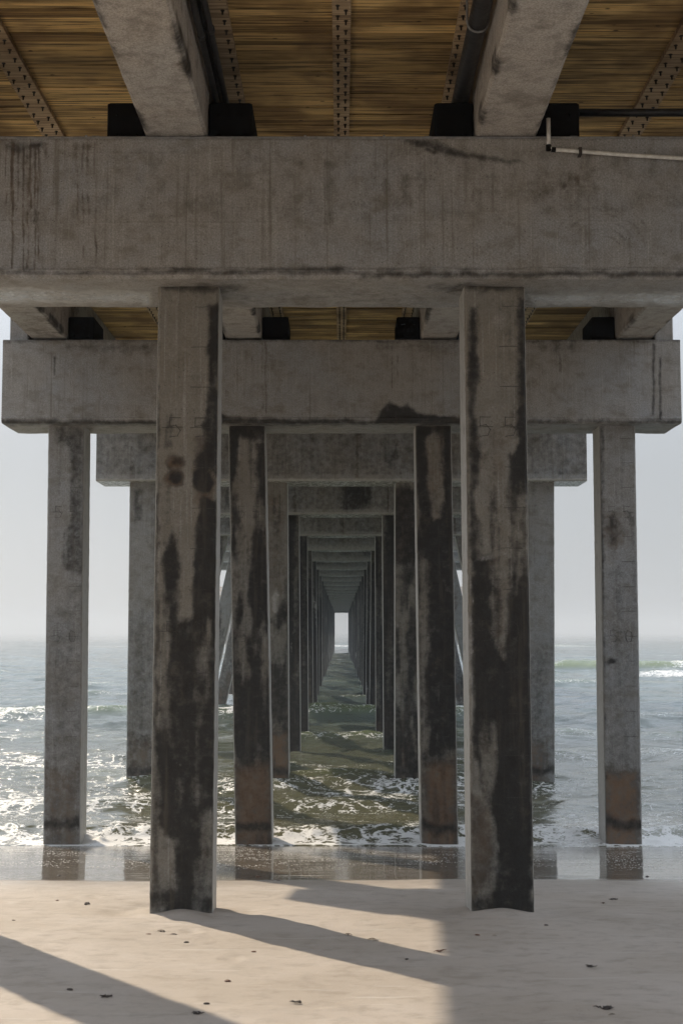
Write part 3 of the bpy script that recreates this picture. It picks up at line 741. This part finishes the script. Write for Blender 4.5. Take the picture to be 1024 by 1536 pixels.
# girders
ZG = 6.99; ZD = 7.87
GX = (-4.08, -1.365, 1.355, 4.08)
def build_girder(xc, ya, yb, k):
    w = .255; c = .025
    sec = [(-w + c, ZG), (w - c, ZG), (w, ZG + c), (w, ZD - .01), (-w, ZD - .01), (-w, ZG + c)]
    step = .06 if k < 3 else .8
    sec = seglist(sec, step); m = len(sec)
    n = max(2, int((yb - ya) / step)); yy = np.linspace(ya, yb, n + 1)
    V = np.zeros(((n + 1) * m, 3)); V[:, 0] = xc + np.tile(sec[:, 0], n + 1); V[:, 1] = np.repeat(yy, m); V[:, 2] = np.tile(sec[:, 1], n + 1)
    if k < 3:
        V[:, 0] += (fbm(V[:, 1] * 4, V[:, 2] * 5 + xc, 41, 3) - .5) * .010; V[:, 2] += np.where(V[:, 2] < ZG + .03, (fbm(V[:, 1] * 5, V[:, 0] * 5, 42, 3) - .5) * .008, 0)
    i = np.arange(n)[:, None] * m; a = np.arange(m)[None, :]; b = (a + 1) % m
    Fq = np.stack([i + a, i + m + a, i + m + b, i + b], -1).reshape(-1, 4)
    A = np.zeros((len(V), 3))
    e = np.minimum(V[:, 1] - ya, yb - V[:, 1])
    A[:, 0] = (sstep(.75, .25, e + (fbm(V[:, 0] * 3, V[:, 1] * 2, 47, 3) - .5) * .8) * .42)
    arr = np.minimum(np.abs(V[:, 0] - xc + w), np.abs(V[:, 0] - xc - w))
    A[:, 0] = np.maximum(A[:, 0], np.where((arr < .05) & (V[:, 2] < ZG + .14), sstep(.4, .7, fbm(V[:, 1] * 2.0, V[:, 0] * 2, 49, 3)) * .8, 0))
    A[:, 1] = sstep(.55, .75, fbm(V[:, 0] * 2, V[:, 1] * 1.2, 48, 3)) * .45
    return mesh_np('girder', V, Fq, M['girder'], pier, extra=[[q for q in range(m)], [n * m + q for q in range(m - 1, -1, -1)]], attr={'stain_light': A})
ends = [-4.2] + [yf[k] + CW / 2 for k in range(NB)]
for k in range(NB):
    for gi, xc in enumerate(GX):
        if k == 0:
            build_girder(xc, -4.2, ends[1] - .02, 0)
        else:
            build_girder(xc, ends[k] + .02, ends[k + 1] - .02, k)
# black bearing brackets beside every girder on the first caps
def bracket(xa, xb_, k):
    b = MB(); y0 = yf[k] + .12; xa, xb_ = min(xa, xb_), max(xa, xb_)
    b.box(xa, xb_, y0, y0 + .78, ZT + .002, ZT + .35, ch=.012)
    b.box(xa - .004 if xa > 0 else xa, xb_ + .004, y0 - .02, y0 - .002, ZT + .003, ZT + .03)
    for q in range(2):
        for h in (.08, .25): b.tube([(xa + .08 + q * (xb_ - xa - .16), y0 - .02, ZT + h), (xa + .08 + q * (xb_ - xa - .16), y0 + .01, ZT + h)], .014, 6)
    b.build('bearing_bracket', M['black'], pier)
for k in range(4):
    for xc in GX:
        w = .262
        if xc > -4: bracket(xc - w, xc - w - .32, k)
        if xc < 4: bracket(xc + w, xc + w + .36, k)

# deck of laminated boards
dk = MB(); r_ = random.Random(3)
y = 5.0; cuts = [-4.9, -2.95, -1.02, 0.0, 1.02, 2.95, 4.9]
pan = .5
while y < 29:
    wv = r_.uniform(.135, .19)
    if r_.random() < .05: pan = r_.uniform(.2, .9)
    for a, b_ in zip(cuts[:-1], cuts[1:]):
        dk.tone = min(1, max(0, .45 * pan + r_.gauss(.28, .30)))
        z = ZD + r_.uniform(0, .010)
        dk.box(a, b_ - .002, y + .004, y + wv - .004, z, ZD + .13)
    y += wv
dk.tone = .5
dk.box(-4.9, 4.9, -5, 4.99, ZD, ZD + .13)
dk.box(-4.9, 4.9, y + .01, 200.6, ZD, ZD + .13)
dk.box(-4.95, 4.95, -5, 200.6, ZD + .134, ZD + .20)
for sx in (-1, 1): dk.box(min(sx * 4.905, sx * 7.2), max(sx * 4.905, sx * 7.2), yf[6] - 1.5, yf[7] + 2.6, ZD, ZD + .13)
dk.box(-18, 18, 200.7, 222, ZD, ZD + .2)
deck = dk.build('deck', M['timber'], pier)
deck['label'] = 'ochre laminated timber boards of the deck underside'
def strip(x, w, rows):
    b = MB(); yy = 6.0; b.tone = .6; r2 = random.Random(int(x * 100))
    while yy < 28:
        L = 2.35; b.tone = r2.uniform(.3, .9)
        b.box(x - w / 2, x + w / 2, yy + .008, yy + L - .008, ZD - .050, ZD - .002, 0)
        q = yy + .1; s = 0
        while q < yy + L - .05:
            for ri, rx in enumerate(rows):
                dy = .09 if ri else 0
                X0 = x + rx
                if q + dy < yy + L - .04:
                    b.tube([(X0, q + dy, ZD - .050), (X0, q + dy, ZD - .055)], .017, 6, 1)
                    b.tube([(X0, q + dy, ZD - .055), (X0, q + dy, ZD - .085)], [.008, .007], 6, 1)
            q += .19
        yy += L
    b.build('nailing_strip', [M['strip'], M['bolt']], deck)
strip(0.0, .15, (-.03, .035)); strip(-1.0, .20, (-.06, .06)); strip(1.03, .19, (-.06, .06)); strip(-2.86, .21, (-.06, .06)); strip(2.86, .21, (-.06, .06))

# platform at the far end
hp = MB()
for yy_ in (208, 215.5, 221):
    for xx_ in (-16.6, -12.5, -8.5, -3.85, -1.3, 1.3, 3.85, 8.5, 12.5, 16.6): hp.box(xx_ - .254, xx_ + .254, yy_ - .254, yy_ + .254, -1.5, ZB + .02)
tag(hp.build('pile', M['pile'], pier), kind='stuff')
for yy_ in (208, 215.5, 221):
    b = MB(); b.box(-17.5, 17.5, yy_ - .53, yy_ + .53, ZB, ZT); b.build('cap_beam', M['cap'], pier)
b = MB()
for x_ in np.arange(-17.9, 17.95, 1.99): b.box(x_ - .05, x_ + .05, 200.75, 200.85, ZD + .2, ZD + 1.25)
for z_ in (.35, .55, .75, .95, 1.18): b.box(-17.9, -5.0, 200.70, 200.745, ZD + z_, ZD + z_ + .12); b.box(5.0, 17.9, 200.70, 200.745, ZD + z_, ZD + z_ + .12)
b.build('railing', M['rail'], pier)

# ------------------------------------------------------------------ services on the pier
b = MB()
b.tube([(-4.6, 11.425, ZT + .014), (4.6, 11.425, ZT + .014)], .0125, 10)
for px_ in (150, 640, 855): 
    xq = (px_ - 512.5) / F * 11.9; b.tube([(xq - .03, 11.425, ZT + .014), (xq + .03, 11.425, ZT + .014)], .0165, 10)
for xq in (-3.2, -2.1, -.3, .35, 2.4, 3.4): b.box(xq - .008, xq + .008, 11.405, 11.47, ZT - .001, ZT + .031)
tag(b.build('conduit', M['greypipe'], loc=(0, 11.425, ZT)), 'thin grey metal conduit lying along the top edge of the nearest cross beam', 'conduit')
b = MB(); yw = 11.335
xv = (819.5 - 512.5) / F * 11.75; za = zat(224, 11.34); zt_ = zat(178, 11.34)
pts = [(xv, yw, zt_), (xv, yw, za + .03), (xv + .012, yw, za + .006), (xv + .05, yw, za - .004)]
x1 = (866 - 512.5) / F * 11.75
pts2 = [(xv + .05, yw, za - .004), (x1, yw, zat(227.5, 11.34)), (2.35, yw, zat(233, 11.34)), (2.85, yw, zat(238.5, 11.34)), (3.6, yw, zat(243, 11.34)), (4.5, yw, zat(247, 11.34))]
b.tube(pts, .0165, 12); b.tube(pts2, .0165, 12)
b.tube([(xv - .001, yw, za + .035), (xv, yw, za - .012)], .023, 12, 1)
b.tube([(xv + .022, yw, za - .003), (xv + .055, yw, za - .006)], .021, 12, 1)
w_ = b.build('pipe', [M['white'], M['black']], smooth=True)
tag(w_, 'white plastic pipe dropping off the right girder and running right across the beam face', 'pipe')
b = MB(); b.box(x1 - .013, x1 + .013, yw - .022, yw - .017, zat(233, 11.34), zat(222, 11.34)); b.box(x1 - .013, x1 + .013, yw - .017, 11.398, zat(223.5, 11.34), zat(222, 11.34)); b.box(x1 - .013, x1 + .013, yw - .017, 11.398, zat(233, 11.34), zat(231.5, 11.34))
b.build('clamp', M['bolt'], w_)
# black ducts beside the girders
b = MB(); b.tube([(1.005, -3, E + 4.47), (1.005, 5, E + 4.47), (1.0, 11.3, E + 4.46), (1.0, 19, E + 4.46)], .072, 16)
for yy_ in (3.0, 12.9): b.tube([(1.0, yy_ - .05, E + 4.46), (1.0, yy_ + .05, E + 4.46)], .08, 16)
dp = b.build('drain_pipe', M['blackpipe'], smooth=True)
tag(dp, 'thick black pipe slung beside the right girder', 'pipe')
for yy_ in (10.1, 14.0):
    b = MB(); pts = [(1.0 + .08 * math.cos(a), yy_, E + 4.46 + .08 * math.sin(a)) for a in [math.pi * 1.0 + i * math.pi / 8 for i in range(9)]]
    b.tube([(.92, yy_, ZD - .01)] + pts + [(1.085, yy_, E + 4.6)], .009, 6); b.build('hanger', M['greypipe'], dp)
for i, (xx_, zz_, rr) in enumerate(((-1.06, 4.50, .026), (-1.045, 4.60, .024), (-.99, 4.545, .026))):
    b = MB(); b.tube([(xx_, -3, E + zz_), (xx_, 8, E + zz_ - .01), (xx_ - .003, 11.5, E + zz_), (xx_, 19, E + zz_)], rr, 10)
    for yy_ in (9.2, 10.4, 12.9): b.tube([(xx_, yy_, E + zz_), (xx_, yy_ + .07, E + zz_)], rr + .006, 10)
    o = b.build('electrical_conduit', M['blackpipe'], smooth=True)
    tag(o, ('black conduit beside the left girder, lowest of three and against the concrete', 'black conduit beside the left girder, topmost of three', 'black conduit beside the left girder, outermost of three')[i], 'conduit', 'black conduits along the left girder')
b = MB(); zb_ = zat(169, 11.75); b.tube([(1.93, 11.75, zb_), (3.84, 11.75, zb_ + .0)], .034, 12); b.tube([(1.90, 11.75, zb_), (1.96, 11.75, zb_)], .05, 12)
tag(b.build('strut', M['blackpipe'], smooth=True), 'black horizontal tube running right from the bracket of the right girder', 'tube')

# ------------------------------------------------------------------ scraps on the sand
def ground_at(px_, py_):
    t_ = math.tan(math.atan((768 - py_) / F) + TH); d = 12.0
    for _ in range(30):
        z = float(sand_z(np.array([0.0]), np.array([d]))[0]); d = (z - E) / t_
    x = (px_ - 512.5) / F * (d * math.cos(TH) + (d * t_) * math.sin(TH))
    for _ in range(5):
        z = float(sand_z(np.array([x]), np.array([d]))[0]); d = (z - E) / t_
    return x, d, z
def scrap(px_, py_, L, kind, mat, name, label, cat, group=None):
    x, y, z = ground_at(px_, py_); r2 = random.Random(px_ * 31 + py_)
    b = MB(); a0 = r2.uniform(-.5, .5)
    if kind == 'shell':      # ribbed half shell, domed, open side down
        n, m = 14, 6; vs = []
        for i in range(m + 1):
            rr = i / m
            for k in range(n + 1):
                a = math.pi * (k / n) * 1.15 - .23
                rib = 1 + .07 * math.cos(k * math.pi)
                vs.append((L * .5 * rr * math.cos(a) * rib, L * .5 * (rr * math.sin(a) * rib - .35), L * .17 * (1 - rr ** 2.2) * (1 + .05 * math.cos(k * math.pi)) + .002))
        fs = [(i * (n + 1) + k, i * (n + 1) + k + 1, (i + 1) * (n + 1) + k + 1, (i + 1) * (n + 1) + k) for i in range(m) for k in range(n)]
        b.add(vs, fs)
        b.add([(-L * .16, -L * .18, 0), (L * .16, -L * .18, 0), (L * .05, -L * .30, 0), (-L * .05, -L * .30, 0), (-L * .1, -L * .17, L * .1), (L * .1, -L * .17, L * .1)], [(0, 1, 2, 3), (4, 5, 1, 0), (3, 2, 5, 4), (1, 5, 2), (0, 3, 4)])
    elif kind == 'weed':     # tangled scrap: flat curled strands and a lump
        for s in range(9):
            p = [(r2.uniform(-.3, .3) * L, r2.uniform(-.2, .2) * L, .006)]
            ang = r2.uniform(0, 6.28)
            for q in range(5):
                ang += r2.uniform(-.9, .9); st_ = L * .13
                p.append((p[-1][0] + math.cos(ang) * st_, p[-1][1] + math.sin(ang) * st_ * .7, .004 + r2.random() * L * .16))
            b.tube(p, [L * .045, L * .055, L * .05, L * .045, L * .03, L * .012], 6)
    else:                    # pebble or broken wood chip: irregular faceted
        n, m = 9, 5; vs = []
        for i in range(m + 1):
            ph = math.pi * i / m
            for k in range(n):
                a = 2 * math.pi * k / n; q = 1 + r2.uniform(-.16, .16)
                vs.append((L * .5 * math.sin(ph) * math.cos(a) * q, L * .3 * math.sin(ph) * math.sin(a) * q, L * .15 * math.cos(ph) * q + L * .08))
        fs = [(i * n + k, (i + 1) * n + k, (i + 1) * n + (k + 1) % n, i * n + (k + 1) % n) for i in range(m) for k in range(n)]
        b.add(vs, fs)
    o = b.build(name, mat, smooth=(kind != 'chip')); o.location = (x, y, z); o.rotation_euler = (0, 0, a0)
    tag(o, label, cat, group)
sd_, sb_, sp_ = M['shell_dark'], M['shell_brown'], M['shell_pale']
scrap(883, 1451, 0.053, 'weed', sd_, 'seaweed_scrap', 'small black seaweed scrap on shaded sand, right of the right front pile', 'seaweed')
scrap(905, 1514, 0.078, 'weed', sd_, 'seaweed_scrap', 'largest black seaweed clump, on shaded sand at the bottom right', 'seaweed')
scrap(912, 1522, 0.041, 'shell', sp_, 'seashell', 'pale shell on shaded sand just below the largest seaweed clump', 'shell')
scrap(130, 1357, 0.082, 'weed', sd_, 'seaweed_scrap', 'dark flat seaweed scrap on lit sand left of the left front pile', 'seaweed')
scrap(243, 1397, 0.061, 'shell', sd_, 'seashell', 'dark shell just below the foot of the left front pile, left of a pair', 'shell')
scrap(262, 1402, 0.049, 'shell', sd_, 'seashell', 'dark shell just below the foot of the left front pile, right of a pair', 'shell')
scrap(523, 1402, 0.057, 'shell', sd_, 'seashell', 'dark shell on the edge of the left front pile shadow, beside a pale shell', 'shell')
scrap(562, 1410, 0.090, 'shell', sp_, 'seashell', 'pale tan shell on the edge of the left front pile shadow', 'shell')
scrap(342, 1472, 0.045, 'chip', sb_, 'pebble', 'brown pebble on lit sand between the two long pile shadows', 'pebble')
scrap(448, 1505, 0.057, 'weed', sd_, 'seaweed_scrap', 'dark seaweed scrap on lit sand at the bottom centre', 'seaweed')
scrap(280, 1414, 0.041, 'chip', sd_, 'pebble', 'small dark pebble on lit sand below the pair of dark shells', 'pebble')
scrap(224, 1402, 0.041, 'chip', sb_, 'pebble', 'brown pebble on lit sand left of the pair of dark shells', 'pebble')
scrap(88, 1351, 0.037, 'chip', sb_, 'pebble', 'small brown pebble on lit sand left of the flat seaweed scrap', 'pebble')
scrap(17, 1381, 0.033, 'chip', sd_, 'pebble', 'small dark pebble on lit sand at the left edge of the photo', 'pebble')
scrap(160, 1496, 0.066, 'weed', sd_, 'seaweed_scrap', 'dark seaweed scrap inside the lower left shadow band', 'seaweed')
scrap(109, 1485, 0.041, 'chip', sd_, 'pebble', 'dark pebble inside the lower left shadow band, left of the seaweed scrap', 'pebble')
scrap(296, 1522, 0.057, 'weed', sd_, 'seaweed_scrap', 'dark seaweed scrap in the lower left shadow band near the bottom edge', 'seaweed')
scrap(311, 1506, 0.037, 'chip', sd_, 'pebble', 'dark pebble on the upper edge of the lower left shadow band', 'pebble')
scrap(908, 1355, 0.049, 'shell', sb_, 'seashell', 'reddish brown shell on shaded sand below the wet strip, right side', 'shell')
scrap(921, 1350, 0.057, 'weed', sd_, 'seaweed_scrap', 'thin dark seaweed scrap beside the reddish brown shell', 'seaweed')
scrap(819, 1388, 0.033, 'chip', sd_, 'pebble', 'small dark pebble just right of the foot of the right front pile', 'pebble')
scrap(715, 1403, 0.041, 'chip', sb_, 'pebble', 'reddish pebble below the foot of the right front pile', 'pebble')
scrap(740, 1404, 0.049, 'shell', sp_, 'seashell', 'pale brown shell below the foot of the right front pile', 'shell')
scrap(610, 1439, 0.029, 'chip', sd_, 'pebble', 'small dark pebble inside the shadow of the left front pile', 'pebble')
scrap(660, 1428, 0.066, 'weed', sb_, 'seaweed_scrap', 'brown seaweed scrap where the pile shadow meets the deck shadow', 'seaweed')
scrap(84, 1314, 0.049, 'chip', sd_, 'pebble', 'dark pebble at the edge of the wet strip, left pile reflection', 'pebble')
scrap(386, 1315, 0.049, 'chip', sb_, 'pebble', 'larger brown pebble at the edge of the wet strip in the centre', 'pebble')
scrap(418, 1321, 0.041, 'chip', sd_, 'pebble', 'smaller dark pebble at the edge of the wet strip in the centre', 'pebble')
scrap(976, 1315, 0.041, 'chip', sd_, 'pebble', 'dark pebble at the edge of the wet strip, far right', 'pebble')
scrap(381, 1428, 0.037, 'chip', sb_, 'pebble', 'small brown pebble on lit sand under the left front pile shadow', 'pebble')

# ------------------------------------------------------------------ air
HAZE = 0.0018
if HAZE > 0:
    b = MB(); b.box(-700, 700, -40, 2600, -4, 14)
    t = NT('haze_air'); t.nt.nodes.remove(t.out); t.out = t.nt.nodes.new('ShaderNodeOutputMaterial')
    v = t.nt.nodes.new('ShaderNodeVolumePrincipled'); v.inputs['Color'].default_value = (.73, .765, .80, 1); v.inputs['Density'].default_value = HAZE; v.inputs['Anisotropy'].default_value = .2
    t.lk(v.outputs[0], t.out.inputs['Volume'])
    tag(b.build('haze', t.mat), kind='stuff')

# ------------------------------------------------------------------ light, sky, camera
EL = math.radians(33.4); dx, dy = -.530, .848
w = bpy.data.worlds.new('World'); bpy.context.scene.world = w; w.use_nodes = True
nt = w.node_tree; bg = nt.nodes['Background']
sky = nt.nodes.new('ShaderNodeTexSky'); sky.sky_type = 'NISHITA'; sky.sun_disc = False
sky.sun_elevation = EL; sky.sun_rotation = math.atan2(dx, dy)
sky.air_density = 1.0; sky.dust_density = 1.6; sky.ozone_density = 1.0; sky.altitude = 0
hs = nt.nodes.new('ShaderNodeHueSaturation'); hs.inputs['Saturation'].default_value = .35
mx = nt.nodes.new('ShaderNodeMix'); mx.data_type = 'RGBA'; mx.inputs[0].default_value = .88
nt.links.new(sky.outputs[0], hs.inputs['Color']); nt.links.new(hs.outputs[0], mx.inputs[6])
# an even veil of high haze over the clear sky, brighter overhead as an overcast sky is
tc = nt.nodes.new('ShaderNodeTexCoord'); sx_ = nt.nodes.new('ShaderNodeSeparateXYZ'); nt.links.new(tc.outputs['Generated'], sx_.inputs[0])
mr = nt.nodes.new('ShaderNodeMapRange'); mr.interpolation_type = 'SMOOTHSTEP'; nt.links.new(sx_.outputs[2], mr.inputs['Value'])
mr.inputs['From Min'].default_value = .09; mr.inputs['From Max'].default_value = .50
mv = nt.nodes.new('ShaderNodeMix'); mv.data_type = 'RGBA'; nt.links.new(mr.outputs[0], mv.inputs[0])
mv.inputs[6].default_value = (3.22, 3.40, 3.60, 1); mv.inputs[7].default_value = (8.2, 9.2, 10.6, 1)
nt.links.new(mv.outputs[2], mx.inputs[7])
nt.links.new(mx.outputs[2], bg.inputs['Color'])
bg.inputs['Strength'].default_value = .13
ld = bpy.data.lights.new('Sun', 'SUN'); ld.energy = 4.2; ld.angle = math.radians(.6); ld.color = (1, .86, .67)
lo = bpy.data.objects.new('Sun', ld); C.objects.link(lo)
from mathutils import Vector
sd = Vector((dx * math.cos(EL), dy * math.cos(EL), math.sin(EL)))
lo.rotation_euler = sd.to_track_quat('Z', 'Y').to_euler(); lo.location = (-20, 30, 30)
cd = bpy.data.cameras.new('Camera'); co = bpy.data.objects.new('Camera', cd); C.objects.link(co)
cd.sensor_fit = 'VERTICAL'; cd.sensor_height = 36; cd.lens = 36 * F / 1536; cd.clip_end = 20000; cd.clip_start = .1
co.location = (0, 0, E); co.rotation_euler = (math.pi / 2 + TH, 0, 0)
sc = bpy.context.scene; sc.camera = co
sc.view_settings.view_transform = 'Standard'; sc.view_settings.look = 'None'; sc.view_settings.gamma = 1
sc.view_settings.exposure = .20
sc.cycles.max_bounces = 7; sc.cycles.diffuse_bounces = 4; sc.cycles.glossy_bounces = 3; sc.cycles.transmission_bounces = 1
sc.cycles.volume_bounces = 0; sc.cycles.use_adaptive_sampling = True; sc.cycles.adaptive_threshold = .03
sc.cycles.caustics_reflective = False; sc.cycles.caustics_refractive = False
